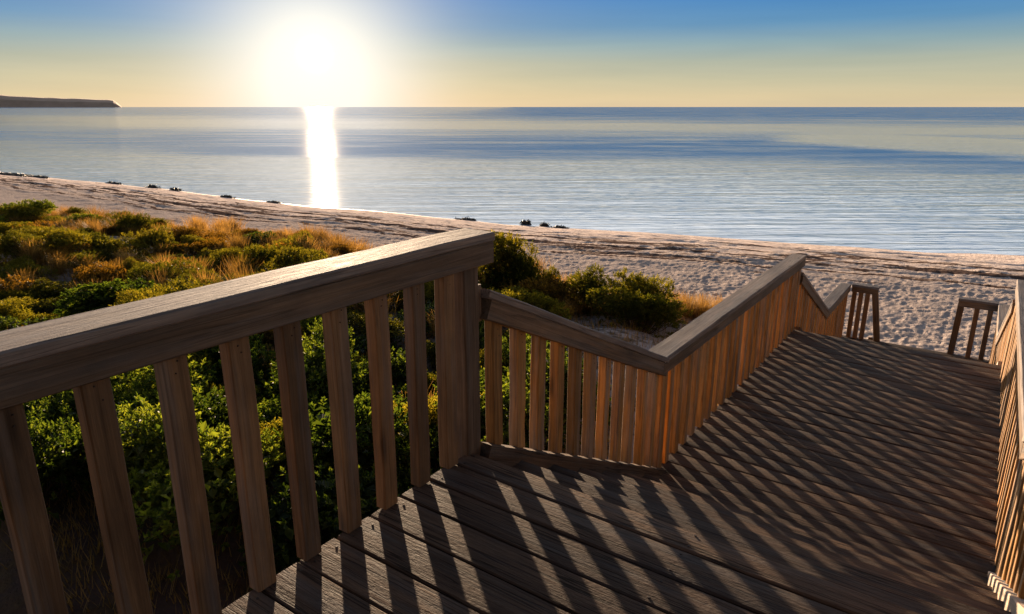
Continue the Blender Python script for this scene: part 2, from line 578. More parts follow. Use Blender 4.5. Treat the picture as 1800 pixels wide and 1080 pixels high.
def terrain(x, y):
    X, D = to_view(x, y)
    wig = (vnoise(X * 0.12, D * 0.0 + 3, 5) - 0.5) * 2.0 + (vnoise(X * 0.45, D * 0.0 + 1, 6) - 0.5) * 0.7
    s = (np.interp(X, SHX, SHD) - D) * 0.88 + wig * np.clip(1, 0, 1) * 0.6
    t = (np.interp(X, DUX, DUD) - D) * 0.86 + wig * 0.5 + (vnoise(X * 0.5, D * 0.5, 2) - 0.5) * 1.4
    zb = np.interp(s, [-60, 0, 1.0, 4.5, 8, 11, 15, 25, 60], [-7.5, ZS, ZS + .14, ZS + .66, ZS + 1.02, ZS + 1.2, -3.2, -3.0, -2.6])
    rise = np.interp(t, [-1.5, 0, 1.5, 5, 10, 16, 25], [0, .35, .70, .85, .98, 1.15, 1.25])
    z = zb + rise
    m = np.clip(t / 3, 0, 1)
    z = z + m * ((vnoise(x * 0.35, y * 0.35, 8) - 0.5) * 0.6 + (vnoise(x * 1.1, y * 1.1, 9) - 0.5) * 0.2)
    # trodden sand
    sm = np.clip((s - 5) / 5, 0, 1) * (1 - 0.6 * m)
    fp = -np.abs(vnoise(x * 5.3, y * 5.3, 11) - 0.5) * 0.07 - np.abs(vnoise(x * 10.5 + 7, y * 10.5, 12) - 0.5) * 0.07 + (vnoise(x * 13, y * 13, 14) - 0.5) * 0.025 + (vnoise(x * 1.3, y * 1.3, 13) - 0.5) * 0.05
    sm = sm * (0.45 + 0.75 * vnoise(x * 0.5, y * 0.5, 15))
    z = z + sm * fp * 0.62
    # low ridges of sand and wrack along the shore
    al = X * 0.9 - D * 0.4
    rd = (vnoise(al * 0.25, s * 1.6, 21) - 0.5) * 0.08 + (vnoise(al * 1.1, s * 4.2, 22) - 0.5) * 0.06 + (vnoise(al * 3.5, s * 7, 23) - 0.5) * 0.03
    z = z + np.clip((s - .3) / 2, 0, 1) * np.clip((13 - s) / 4, 0, 1) * rd
    # stays clear of the walkway
    cor = np.clip((2.2 - np.abs(x + 0.67)) / 0.7, 0, 1)
    lim = np.interp(y, [-5, 2.0, 4.3, 8.5, 10.9, 12.5, 13.2, 14.5, 17], [-1.0, -1.0, -1.75, -2.05, -2.75, -2.9, -3.1, -2.9, 5])
    z = np.where(z > lim, z * (1 - cor) + lim * cor, z)
    return z, s, t, al


def gz(x, y):
    return float(terrain(np.array([x]), np.array([y]))[0][0])


def grid_obj(name, xs, ys, zs, mat, attrs=None, mats=None):
    nr, nc = xs.shape
    me = bpy.data.meshes.new(name)
    co = np.stack([xs, ys, zs], -1).reshape(-1, 3).astype(np.float32)
    idx = np.arange(nr * nc).reshape(nr, nc)
    q = np.stack([idx[:-1, :-1], idx[:-1, 1:], idx[1:, 1:], idx[1:, :-1]], -1).reshape(-1, 4)
    me.vertices.add(len(co))
    me.vertices.foreach_set('co', co.ravel())
    me.loops.add(q.size)
    me.loops.foreach_set('vertex_index', q.ravel().astype(np.int32))
    me.polygons.add(len(q))
    me.polygons.foreach_set('loop_start', np.arange(0, q.size, 4, dtype=np.int32))
    me.polygons.foreach_set('use_smooth', np.ones(len(q), dtype=bool))
    me.update(calc_edges=True)
    for k, a in (attrs or {}).items():
        at = me.attributes.new(k, 'FLOAT', 'POINT')
        at.data.foreach_set('value', a.ravel().astype(np.float32))
    me.materials.append(mat)
    me.validate()
    o = bpy.data.objects.new(name, me)
    return link(o)


def sand_mat():
    m, nt, out = new_mat('beach_sand')
    geo = N(nt, 'ShaderNodeNewGeometry')
    P = geo.outputs['Position']
    s = N(nt, 'ShaderNodeAttribute', attribute_name='shore').outputs['Fac']
    al = N(nt, 'ShaderNodeAttribute', attribute_name='along').outputs['Fac']
    t = N(nt, 'ShaderNodeAttribute', attribute_name='dune').outputs['Fac']
    big = noise(nt, P, 0.6, 5, 0.6)
    fine = noise(nt, P, 14, 5, 0.7)
    grain = noise(nt, P, 70, 3, 0.7)
    col = ramp(nt, big, [(0.3, (0.30, 0.25, 0.22)), (0.7, (0.43, 0.36, 0.32))])
    col = mix(nt, 0.7, col, ramp(nt, fine, [(0.3, 0.62), (0.7, 1.3)]), 'MULTIPLY')
    # pale sand near the water, with sunlight on the berm painted in
    near_w = ramp(nt, math_n(nt, 'MULTIPLY', s, 0.1), [(0.05, 1.0), (0.7, 0.9), (1.0, 0.3)])
    col = mix(nt, math_n(nt, 'MULTIPLY', near_w, 0.9), col, (0.82, 0.68, 0.59))
    # seaweed wrack in shore-parallel streaks
    cv = N(nt, 'ShaderNodeCombineXYZ')
    L(nt, math_n(nt, 'MULTIPLY', al, 0.22), cv.inputs[0])
    L(nt, math_n(nt, 'MULTIPLY', s, 1.35), cv.inputs[1])
    w1 = noise(nt, cv.outputs[0], 1.0, 5, 0.62, 0.6)
    cv2 = N(nt, 'ShaderNodeCombineXYZ')
    L(nt, math_n(nt, 'MULTIPLY', al, 2.2), cv2.inputs[0])
    L(nt, math_n(nt, 'MULTIPLY', s, 6.0), cv2.inputs[1])
    w2 = noise(nt, cv2.outputs[0], 1.0, 4, 0.7)
    band = ramp(nt, math_n(nt, 'MULTIPLY', s, 1 / 16.0), [(0.0, 0.0), (0.24, 0.0), (0.33, 0.75), (0.45, 1.0), (0.58, 0.95), (0.74, 0.35), (0.9, 0.0)])
    wk = math_n(nt, 'ADD', math_n(nt, 'MULTIPLY', w1, 0.65), math_n(nt, 'MULTIPLY', w2, 0.35))
    wk = math_n(nt, 'ADD', wk, math_n(nt, 'MULTIPLY', band, 0.14))
    wob = noise(nt, mapping(nt, cv.outputs[0], (1.3, 0, 0), loc=(4, 2, 0)), 1.0, 5, 0.65)
    thick = noise(nt, mapping(nt, cv2.outputs[0], (0.5, 0.25, 0), loc=(9, 2, 0)), 1.0, 4, 0.7)
    lines = None
    for s0, w0, am in ((1.5, 0.22, 0.80), (4.9, 0.30, 0.85), (6.6, 0.45, 1.0), (8.3, 0.4, 1.0), (10.4, 0.35, 0.9)):
        e = math_n(nt, 'SUBTRACT', math_n(nt, 'SUBTRACT', s, s0), math_n(nt, 'MULTIPLY', math_n(nt, 'SUBTRACT', wob, 0.5), 3.2))
        e = math_n(nt, 'MULTIPLY', e, 1 / w0)
        e = math_n(nt, 'MULTIPLY', math_n(nt, 'EXPONENT', math_n(nt, 'MULTIPLY', math_n(nt, 'MULTIPLY', e, e), -1.0)), am)
        lines = e if lines is None else math_n(nt, 'MAXIMUM', lines, e)
    lmask = ramp(nt, math_n(nt, 'MULTIPLY', lines, math_n(nt, 'ADD', thick, 0.25)), [(0.50, 0.0), (0.62, 1.0)])
    mask0 = math_n(nt, 'MULTIPLY', ramp(nt, wk, [(0.645, 0.0), (0.675, 1.0)]), ramp(nt, band, [(0.0, 0.0), (0.2, 1.0)]))
    mask = math_n(nt, 'MAXIMUM', mask0, lmask)
    col = mix(nt, math_n(nt, 'MULTIPLY', mask, 0.9), col, (0.055, 0.028, 0.02))
    # leaf litter beside the landing, darkened to paint in shade under the shrubs
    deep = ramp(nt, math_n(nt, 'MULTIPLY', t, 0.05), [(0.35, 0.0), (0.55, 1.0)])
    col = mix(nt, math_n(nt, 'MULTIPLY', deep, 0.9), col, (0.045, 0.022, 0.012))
    # litter on the dune
    lit = noise(nt, P, 3.5, 5, 0.7)
    lm = math_n(nt, 'MULTIPLY', ramp(nt, lit, [(0.48, 0.0), (0.6, 1.0)]), ramp(nt, math_n(nt, 'MULTIPLY', t, 0.2), [(0.05, 0.0), (0.3, 0.85)]))
    col = mix(nt, lm, col, (0.10, 0.065, 0.035))
    # wet edge
    wet = ramp(nt, math_n(nt, 'ADD', math_n(nt, 'MULTIPLY', s, 0.5), 0.2), [(0.1, 1.0), (0.45, 0.0)])
    col = mix(nt, math_n(nt, 'MULTIPLY', wet, 0.6), col, (0.2, 0.14, 0.11))
    bs = N(nt, 'ShaderNodeBsdfPrincipled')
    L(nt, col, bs.inputs['Base Color'])
    L(nt, math_n(nt, 'SUBTRACT', 0.95, math_n(nt, 'MULTIPLY', wet, 0.6)), bs.inputs['Roughness'])
    L(nt, math_n(nt, 'MULTIPLY', wet, 0.4), bs.inputs['Specular IOR Level'])
    h = math_n(nt, 'ADD', math_n(nt, 'MULTIPLY', fine, 0.03), math_n(nt, 'MULTIPLY', grain, 0.006))
    h = math_n(nt, 'ADD', h, math_n(nt, 'MULTIPLY', mask, 0.05))
    h = math_n(nt, 'ADD', h, math_n(nt, 'MULTIPLY', noise(nt, P, 7.5, 3, 0.6), 0.06))
    b = N(nt, 'ShaderNodeBump')
    b.inputs['Strength'].default_value = 0.8
    b.inputs['Distance'].default_value = 1.0
    L(nt, h, b.inputs['Height'])
    L(nt, b.outputs[0], bs.inputs['Normal'])
    L(nt, bs.outputs[0], out.inputs[0])
    return m


ang = np.concatenate([np.linspace(-180, -46, 60, endpoint=False), np.linspace(-46, 46, 800, endpoint=False), np.linspace(46, 180, 61)])
rad = np.concatenate([[0.0], np.linspace(1, 9, 60, endpoint=False), 9 * (1.0052 ** np.arange(0, 460)), np.geomspace(102, 420, 30)])
A, RR = np.meshgrid(np.radians(ang), rad)
Xv, Dv = RR * np.sin(A), RR * np.cos(A)
gx, gy = from_view(Xv, Dv)
gzv, gs, gt, gal = terrain(gx, gy)
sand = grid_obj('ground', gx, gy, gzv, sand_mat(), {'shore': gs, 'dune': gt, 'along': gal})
tag(sand, 'pale trodden beach sand and dune ground around the walkway', kind='structure')


# ------------------------------------------------------------------ sea
def sea_mat():
    m, nt, out = new_mat('sea_water')
    geo = N(nt, 'ShaderNodeNewGeometry')
    # align with the shore
    P = mapping(nt, geo.outputs['Position'], (1, 1, 1), (0, 0, -TH))      # x: along the horizon, y: out to sea
    patch = noise(nt, mapping(nt, P, (0.006, 0.022, 1), loc=(2.3, 0.4, 0)), 1.0, 4, 0.55, 0.8)
    patch2 = noise(nt, mapping(nt, P, (0.0012, 0.006, 1), loc=(7.1, 3.4, 0)), 1.0, 3, 0.5, 0.4)
    sp = N(nt, 'ShaderNodeSeparateXYZ')
    L(nt, P, sp.inputs[0])
    off_sh = math_n(nt, 'ADD', sp.outputs[1], math_n(nt, 'MULTIPLY', sp.outputs[0], 0.42))
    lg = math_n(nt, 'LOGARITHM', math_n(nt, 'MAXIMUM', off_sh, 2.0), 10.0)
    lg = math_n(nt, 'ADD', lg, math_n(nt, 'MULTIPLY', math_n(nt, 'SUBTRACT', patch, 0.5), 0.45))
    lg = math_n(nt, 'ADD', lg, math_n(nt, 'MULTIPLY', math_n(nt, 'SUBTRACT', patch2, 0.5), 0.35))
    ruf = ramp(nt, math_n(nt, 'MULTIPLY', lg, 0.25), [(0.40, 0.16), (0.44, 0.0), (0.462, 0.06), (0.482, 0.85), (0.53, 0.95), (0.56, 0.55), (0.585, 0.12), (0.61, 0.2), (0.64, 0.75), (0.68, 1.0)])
    # big pale slick off to the right
    ex = math_n(nt, 'MULTIPLY', math_n(nt, 'SUBTRACT', sp.outputs[0], 74.0), 1 / 27.0)
    ey = math_n(nt, 'MULTIPLY', math_n(nt, 'SUBTRACT', sp.outputs[1], 118.0), 1 / 46.0)
    er = math_n(nt, 'ADD', math_n(nt, 'MULTIPLY', ex, ex), math_n(nt, 'MULTIPLY', ey, ey))
    er = math_n(nt, 'ADD', er, math_n(nt, 'MULTIPLY', math_n(nt, 'SUBTRACT', patch, 0.5), 2.2))
    ruf = math_n(nt, 'MULTIPLY', ruf, ramp(nt, er, [(0.55, 0.04), (1.0, 1.0)]))
    ruf = math_n(nt, 'MULTIPLY', ruf, ramp(nt, math_n(nt, 'ADD', math_n(nt, 'MULTIPLY', sp.outputs[0], 0.004), 0.5), [(0.15, 0.55), (0.6, 1.0)]))
    # streaky wind texture inside the ruffled water
    stk = noise(nt, mapping(nt, P, (0.035, 0.16, 1), loc=(5, 1, 0)), 1.0, 5, 0.65, 0.5)
    ruf = math_n(nt, 'MULTIPLY', ruf, ramp(nt, stk, [(0.34, 0.45), (0.56, 1.0)]))
    ripple = noise(nt, mapping(nt, P, (0.16, 1.3, 1)), 1.0, 3, 0.5, 0.0)
    swell = noise(nt, mapping(nt, P, (0.028, 0.35, 1)), 1.0, 2, 0.5, 0.0)
    tiny = noise(nt, mapping(nt, P, (0.5, 4.5, 1)), 1.0, 2, 0.5)
    h = math_n(nt, 'ADD', math_n(nt, 'MULTIPLY', ripple, 0.045), math_n(nt, 'MULTIPLY', swell, 0.09))
    h = math_n(nt, 'ADD', h, math_n(nt, 'MULTIPLY', tiny, 0.022))
    b = N(nt, 'ShaderNodeBump')
    b.inputs['Strength'].default_value = 0.85
    b.inputs['Distance'].default_value = 1.0
    L(nt, h, b.inputs['Height'])
    bs = N(nt, 'ShaderNodeBsdfPrincipled')
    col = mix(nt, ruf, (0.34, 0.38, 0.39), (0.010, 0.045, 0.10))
    L(nt, col, bs.inputs['Base Color'])
    L(nt, ramp(nt, ruf, [(0, 0.045), (1, 0.10)]), bs.inputs['Roughness'])
    L(nt, math_n(nt, 'SUBTRACT', 3.2, math_n(nt, 'MULTIPLY', ruf, 1.85)), bs.inputs['IOR'])
    L(nt, ramp(nt, ruf, [(0, 1.0), (1, 0.5)]), bs.inputs['Specular IOR Level'])
    L(nt, b.outputs[0], bs.inputs['Normal'])
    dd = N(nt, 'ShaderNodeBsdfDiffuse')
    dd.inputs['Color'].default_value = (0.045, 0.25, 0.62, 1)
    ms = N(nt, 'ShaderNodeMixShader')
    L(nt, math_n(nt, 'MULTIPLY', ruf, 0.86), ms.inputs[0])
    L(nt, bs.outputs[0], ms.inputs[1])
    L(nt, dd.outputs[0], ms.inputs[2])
    L(nt, ms.outputs[0], out.inputs[0])
    return m


ang = np.linspace(-180, 180, 181)
rad = np.geomspace(6, 16000, 60)
A, RR = np.meshgrid(np.radians(ang), rad)
sx, sy = from_view(RR * np.sin(A), RR * np.cos(A))
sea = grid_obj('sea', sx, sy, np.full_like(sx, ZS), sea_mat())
tag(sea, 'calm sea with smooth pale slicks and ruffled blue patches', kind='structure')


# ------------------------------------------------------------------ headland
def headland():
    m, nt, out = new_mat('headland_hazed')
    bs = N(nt, 'ShaderNodeBsdfPrincipled')
    geo = N(nt, 'ShaderNodeNewGeometry')
    L(nt, ramp(nt, noise(nt, geo.outputs['Position'], 0.012, 5, 0.6), [(0.35, (0.60, 0.40, 0.26)), (0.65, (0.72, 0.49, 0.33))]), bs.inputs['Base Color'])  # colour lightened and warmed to stand in for haze before the headland
    bs.inputs['Roughness'].default_value = 1.0
    L(nt, bs.outputs[0], out.inputs[0])
    nx, ny = 160, 14
    D0 = 6500.0
    XX = np.linspace(-7500, -3590, nx)
    prof = np.interp(XX, [-7500, -6500, -5400, -4900, -4700, -4500, -3900, -3700, -3665, -3630, -3590], [195, 184, 156, 135, 116, 105, 82, 76, 70, 45, 0])
    prof = prof + (vnoise(XX * 0.01, XX * 0, 31) - 0.5) * 5 * np.clip((-3590 - XX) / 300, 0, 1)
    V = np.array([0, .02, .04, .06, .08, .10, .12, .14, .16, .3, .5, .7, .85, 1.0])
    Xg, Vg = np.meshgrid(XX, V)
    X0 = Xg
    prof = prof[None, :]
    sh = np.interp(Vg, [0, 0.04, 0.10, 0.16, 1.0], [0, 0.62, 0.93, 1.0, 0.0])
    Dg = D0 + Vg * 2200 
    Xg = X0 * Dg / D0
    Zg = ZS - 3 + (prof * (0.93 + 0.14 * vnoise(X0 * 0.004, X0 * 0, 33)) + 3) * sh
    x, y = from_view(Xg, Dg)
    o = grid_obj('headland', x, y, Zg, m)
    o.data.polygons.foreach_set('use_smooth', [False] * len(o.data.polygons))
    tag(o, 'low dark headland ending in a bluff on the far left horizon', kind='structure')


headland()


# ------------------------------------------------------------------ vegetation
def mesh_from(name, verts, faces, mat, smooth=False):
    me = bpy.data.meshes.new(name)
    me.from_pydata(verts, [], faces)
    me.materials.append(mat)
    if smooth:
        me.polygons.foreach_set('use_smooth', [True] * len(me.polygons))
    return me


def leaf(vs, fs, base, d, nrm, ln, wd):
    """pointed leaf folded along its midrib, 4 triangles/quads"""
    side = d.cross(nrm)
    if side.length < 1e-4:
        side = d.orthogonal()
    side.normalize()
    n2 = side.cross(d).normalized()
    k = len(vs)
    mid = base + d * ln * 0.55 + n2 * ln * 0.06
    tip = base + d * ln - n2 * ln * 0.08
    vs += [base, mid + side * wd * 0.5 + n2 * wd * 0.12, tip, mid - side * wd * 0.5 + n2 * wd * 0.12]
    fs.append((k, k + 1, k + 2))
    fs.append((k, k + 2, k + 3))


def shrub_mesh(rnd, rad, hgt, n_tip, per, ln, wd, upright, inner, mat, lobes=5):
    vs, fs = [], []
    lobe = []
    for i in range(lobes):
        a = rnd.uniform(0, 6.28)
        q = rnd.uniform(0.15, 0.62) * rad
        lobe.append((math.cos(a) * q, math.sin(a) * q, rnd.uniform(0.45, 0.72) * hgt, rnd.uniform(0.38, 0.58) * rad, rnd.uniform(0.27, 0.4) * hgt))
    lobe.append((0, 0, 0.62 * hgt, 0.6 * rad, 0.38 * hgt))
    lobe.append((0, 0, 0.28 * hgt, 0.92 * rad, 0.3 * hgt))
    tips = []
    for i in range(n_tip):
        lx, ly, lz, lr, lh = lobe[rnd.randrange(len(lobe))]
        while True:
            d = Vector((rnd.gauss(0, 1), rnd.gauss(0, 1), rnd.gauss(0.35, 1)))
            if d.length > 0.1:
                d.normalize()
                if d.z > -0.5:
                    break
        k = rnd.uniform(0.78, 1.08)
        p = Vector((lx + d.x * lr * k, ly + d.y * lr * k, max(0.03, lz + d.z * lh * k)))
        out = Vector((d.x / lr, d.y / lr, d.z / lh)).normalized()
        tips.append((p, out))
        axis = (out * (1 - upright) + Vector((0, 0, 1)) * upright + Vector((rnd.gauss(0, .2), rnd.gauss(0, .2), rnd.gauss(0, .15)))).normalized()
        o1 = axis.orthogonal().normalized()
        o2 = axis.cross(o1)
        for j in range(per):
            a = j * 2.4 + rnd.uniform(-0.4, 0.4)
            op = rnd.uniform(0.35, 1.25) if j > 1 else rnd.uniform(0, 0.4)
            rr = o1 * math.cos(a) + o2 * math.sin(a)
            ld = (axis * math.cos(op) + rr * math.sin(op)).normalized()
            l2 = ln * rnd.uniform(0.65, 1.2)
            leaf(vs, fs, p - axis * ln * 0.9 * (j / per), ld, axis, l2, wd * rnd.uniform(0.8, 1.15))
    for i in range(inner):
        lx, ly, lz, lr, lh = lobe[rnd.randrange(len(lobe))]
        d = Vector((rnd.gauss(0, 1), rnd.gauss(0, 1), rnd.gauss(0, 1))).normalized() * rnd.uniform(0.2, 0.85)
        p = Vector((lx + d.x * lr, ly + d.y * lr, max(0.02, lz + d.z * lh)))
        ld = Vector((rnd.gauss(0, 1), rnd.gauss(0, 1), rnd.gauss(0, 0.7))).normalized()
        leaf(vs, fs, p, ld, Vector((0, 0, 1)), ln * 2.0, wd * 2.4)
    # stems
    sv, sf = [], []
    for i in range(0, len(tips), max(1, len(tips) // 46)):
        p, out = tips[i]
        a = Vector((p.x * 0.12, p.y * 0.12, -0.08))
        m = a.lerp(p, 0.55) + Vector((0, 0, -0.06))
        pts = [a, m, p]
        rs = [0.010, 0.006, 0.002]
        ring = []
        for q, r0 in zip(pts, rs):
            ring.append(len(sv))
            for w in range(4):
                sv.append(q + Vector((math.cos(w * 1.571) * r0, math.sin(w * 1.571) * r0, 0)))
        for b in range(2):
            for w in range(4):
                sf.append((ring[b] + w, ring[b] + (w + 1) % 4, ring[b + 1] + (w + 1) % 4, ring[b + 1] + w))
    return mesh_from('crown', vs, fs, mat), mesh_from('stems', sv, sf, M_STEM)


def tuft_mesh(rnd, n, hgt, spread, mat, w0=0.006):
    vs, fs = [], []
    for i in range(n):
        a = rnd.uniform(0, 6.28)
        q = abs(rnd.gauss(0, 0.35)) * spread
        b = Vector((math.cos(a) * q, math.sin(a) * q, -0.02))
        a2 = a + rnd.gauss(0, 0.8)
        lean = rnd.uniform(0.05, 0.75)
        h = hgt * rnd.uniform(0.5, 1.15)
        dirx = Vector((math.cos(a2), math.sin(a2), 0))
        s = Vector((-math.sin(a2), math.cos(a2), 0))
        if rnd.random() < 0.5:
            s = (s + dirx * 0.8).normalized()
        k = len(vs)
        for j in range(4):
            tt = j / 3
            c = b + dirx * lean * h * tt * tt + Vector((0, 0, h * (tt - 0.22 * lean * tt * tt)))
            w = w0 * (1 - 0.85 * tt) * rnd.uniform(0.9, 1.1)
            vs.append(c + s * w)
            vs.append(c - s * w)
        for j in range(3):
            fs.append((k + 2 * j, k + 2 * j + 1, k + 2 * j + 3, k + 2 * j + 2))
    return mesh_from('blades', vs, fs, mat)


rv = random.Random(21)
BROAD = [shrub_mesh(rv, 0.62, 0.85, 430, 8, 0.052, 0.026, 0.45, 700, M_LEAF) for _ in range(4)]
FINE = [shrub_mesh(rv, 0.60, 0.75, 620, 9, 0.055, 0.014, 0.65, 600, M_FINE, 7) for _ in range(3)]
RUST = [shrub_mesh(rv, 0.55, 0.60, 420, 8, 0.06, 0.015, 0.75, 400, M_RUST, 8) for _ in range(3)]
TUFT = [tuft_mesh(rv, 300, 0.42, 0.30, M_GRASS, 0.005) for _ in range(4)]


def plant(kind, X, D, sc, hz, label, group, sink=0.05):
    x, y = from_view(X, D)
    z = gz(x, y) - sink
    rot = rv.uniform(0, 6.28)
    if kind == 'tuft':
        o = bpy.data.objects.new('grass_tuft', rv.choice(TUFT))
        link(o)
        tag(o, label, 'grass tuft', group)
        top = o
    else:
        lib = {'broad': BROAD, 'fine': FINE, 'rust': RUST}[kind]
        cm, sm = rv.choice(lib)
        top = bpy.data.objects.new('coastal_shrub', None)
        top.empty_display_size = 0.2
        link(top)
        tag(top, label, 'shrub', group)
        a = bpy.data.objects.new('crown', cm)
        b = bpy.data.objects.new('stems', sm)
        for o in (a, b):
            link(o)
            o.parent = top
    top.location = (x, y, z)
    top.rotation_euler = (0, 0, rot)
    k_ = rv.uniform(0.75, 1.35)
    top.scale = (sc * k_, sc / k_ * rv.uniform(0.9, 1.2), hz)
    top.rotation_euler = (rv.gauss(0, 0.06), rv.gauss(0, 0.06), rot)
    return top


def tdune(X, D):
    x, y = from_view(X, D)
    return float(terrain(np.array([x]), np.array([y]))[2][0])


def blocked(X, D, r):
    x, y = from_view(X, D)
    gap = 0.1 if y > 7 else 0.9
    return -1.85 - r - gap < x < 0.5 + r and -6 < y < 14.6


# the two bush groups beyond the foreground post
plant('fine', -0.38, 13.4, 1.25, 1.65, 'tall olive bush just right of the top of the foreground post', None)
plant('fine', 0.28, 13.2, 0.85, 1.35, 'second olive bush, leaning out right of the tall bush behind the foreground post', None)
plant('fine', 0.75, 12.8, 0.55, 1.05, 'smallest olive bush at the right foot of the bushes behind the foreground post', None)
plant('fine', 1.60, 12.4, 1.2, 1.15, 'yellow green bush in the dip of the rails, left half', None)
plant('fine', 2.55, 12.3, 1.35, 1.28, 'yellow green bush in the dip of the rails, right half', None)
plant('fine', 2.2, 11.3, 1.2, 1.05, 'low dark green bush in front of the two yellow green ones in the dip', None)

placed = []


def scatter(n, kinds, Dr, tr, minsep, scr, hzr, labels, group, xlim=None, tries=6000, sink=0.05):
    c = 0
    for _ in range(tries):
        if c >= n:
            break
        D = rv.uniform(*Dr)
        X = rv.uniform(-0.80, 0.10) * D - 0.3 if xlim is None else rv.uniform(*xlim)
        t = tdune(X, D)
        if not (tr[0] < t < tr[1]):
            continue
        sc = rv.uniform(*scr)
        if blocked(X, D, 0.55 * sc):
            continue
        if any((X - a) ** 2 + (D - b) ** 2 < (minsep * (sc + s2) * 0.5) ** 2 for a, b, s2 in placed):
            continue
        kind = rv.choice(kinds)
        placed.append((X, D, sc))
        plant(kind, X, D, sc, sc * rv.uniform(*hzr), labels[kind], group, sink)
        c += 1
    return c


lab_near = {'broad': 'broad leaved green shrub behind the foreground balusters, its top leaves lit yellow green',
            'fine': 'narrow leaved olive shrub among the broad leaved ones behind the foreground balusters'}
lab_mid = {'broad': 'green shrub on the dune slope above the foreground handrail',
           'fine': 'olive shrub on the dune slope above the foreground handrail',
           'rust': 'rust coloured scrub bush on the dune slope above the foreground handrail',
           'tuft': 'dry orange grass tuft among the dune slope shrubs'}
lab_far = {'fine': 'small olive bush on the dune crest at the edge of the sand',
           'rust': 'small rusty scrub bush on the dune crest at the edge of the sand',
           'tuft': 'dry orange grass tuft on the dune crest beside the beach'}
n1 = scatter(58, ['broad', 'broad', 'broad', 'fine'], (4.7, 8.5), (3.0, 40), 0.72, (0.8, 1.15), (0.85, 1.1), lab_near, 'green shrubs behind the foreground railing')
n2 = scatter(190, ['broad', 'fine', 'fine', 'fine', 'rust'], (8.0, 24), (2.4, 40), 0.56, (0.55, 1.3), (0.42, 0.9), lab_mid, 'shrubs over the dune slope')
n3 = scatter(30, ['fine', 'rust', 'rust'], (13, 30), (0.9, 4.2), 0.95, (0.5, 0.9), (0.6, 0.9), lab_far, 'low bushes along the dune crest')
n4 = scatter(190, ['tuft'], (9, 31), (-0.3, 4.0), 0.26, (0.8, 1.6), (0.65, 1.1), lab_far, 'grass tufts along the dune crest', sink=0.0)
n5 = scatter(60, ['tuft'], (7, 22), (3.5, 14), 0.35, (0.8, 1.5), (0.8, 1.2), lab_mid, 'grass tufts between the dune shrubs', sink=-0.05)
# small strip of dune right of the dip, before the second railing
n6 = scatter(70, ['tuft'], (12.3, 18.5), (-0.3, 4.0), 0.22, (0.8, 1.5), (0.7, 1.0),
             {'tuft': 'dry orange grass tuft on the sand edge beyond the stair rail dip'}, 'grass tufts beyond the stair rail dip', xlim=(-0.8, 5.2), sink=0)
print('planted', n1, n2, n3, n4, n5, n6)


# fine ground cover on the dune between the shrubs
def cover():
    vs, fs = [], []
    c = 0
    for _ in range(60000):
        if c > 9000:
            break
        D = rv.uniform(3, 30)
        X = rv.uniform(-0.85, 0.35) * D
        x, y = from_view(X, D)
        if blocked(X, D, 0.0):
            continue
        zz, s_, t_, _a = terrain(np.array([x]), np.array([y]))
        if t_[0] < 0.3 or rv.random() > 0.25 + 0.5 * float(vnoise(np.array(x * .9), np.array(y * .9), 44)) + (0.3 if t_[0] < 3 else 0):
            continue
        if t_[0] > 14 and rv.random() < 0.5:
            continue
        z = float(zz[0])
        c += 1
        for j in range(5):
            a = rv.uniform(0, 6.28)
            h = rv.uniform(0.08, 0.24)
            d = Vector((math.cos(a) * 0.5, math.sin(a) * 0.5, 1)).normalized()
            b = Vector((x + rv.gauss(0, .05), y + rv.gauss(0, .05), z - 0.01))
            sd = Vector((-math.sin(a), math.cos(a), 0)) * 0.005
            k = len(vs)
            vs += [b + sd, b - sd, b + d * h]
            fs.append((k, k + 1, k + 2))
    me = mesh_from('ground_cover', vs, fs, M_GRASS)
    o = link(bpy.data.objects.new('ground_cover', me))
    tag(o, 'thin dry grass scattered over the dune between the shrubs', 'grass', None, 'stuff')


cover()


# ------------------------------------------------------------------ seaweed clumps at the water's edge
def weed_mat():
    m, nt, out = new_mat('dark_seaweed')
    bs = N(nt, 'ShaderNodeBsdfPrincipled')
    tc = N(nt, 'ShaderNodeTexCoord')
    L(nt, ramp(nt, noise(nt, tc.outputs['Object'], 12), [(0.3, (0.012, 0.01, 0.006)), (0.7, (0.05, 0.033, 0.018))]), bs.inputs['Base Color'])
    bs.inputs['Roughness'].default_value = 0.5
    L(nt, bs.outputs[0], out.inputs[0])
    return m


M_WEED = weed_mat()


def weed(name_label, X, D, lx, ly, h, group=None):
    r = random.Random(int(X * 100 + D * 10))
    vs, fs = [], []
    h *= 0.75
    for i in range(int(190 * max(0.8, lx))):
        px, py = r.triangular(-lx * .7, lx * .7), r.triangular(-ly * .7, ly * .7)
        e = max(0.05, 1 - (px / lx) ** 2 - (py / ly) ** 2)
        pz = r.uniform(0, h) * e
        d = Vector((r.gauss(0, 1), r.gauss(0, .6), r.gauss(0, .35))).normalized()
        s = d.cross(Vector((0, 0, 1))).normalized() * r.uniform(0.02, 0.05)
        n = Vector((0, 0, r.uniform(.02, .05)))
        ln = r.uniform(0.07, 0.2)
        b = Vector((px, py, pz))
        k = len(vs)
        vs += [b + s, b - s, b + d * ln - s * .6, b + d * ln + s * .6, b + d * ln * .5 + n * 1.5]
        fs += [(k, k + 1, k + 4), (k + 1, k + 2, k + 4), (k + 2, k + 3, k + 4), (k + 3, k, k + 4), (k, k + 3, k + 2, k + 1)]
    x, y = from_view(X, D)
    me = mesh_from('seaweed_clump', vs, fs, M_WEED)
    o = link(bpy.data.objects.new('seaweed_clump', me))
    o.location = (x, y, max(gz(x, y), ZS) - 0.02)
    o.rotation_euler = (0, 0, TH - 0.45)
    tag(o, name_label, 'seaweed', group or 'seaweed clumps at the water edge')


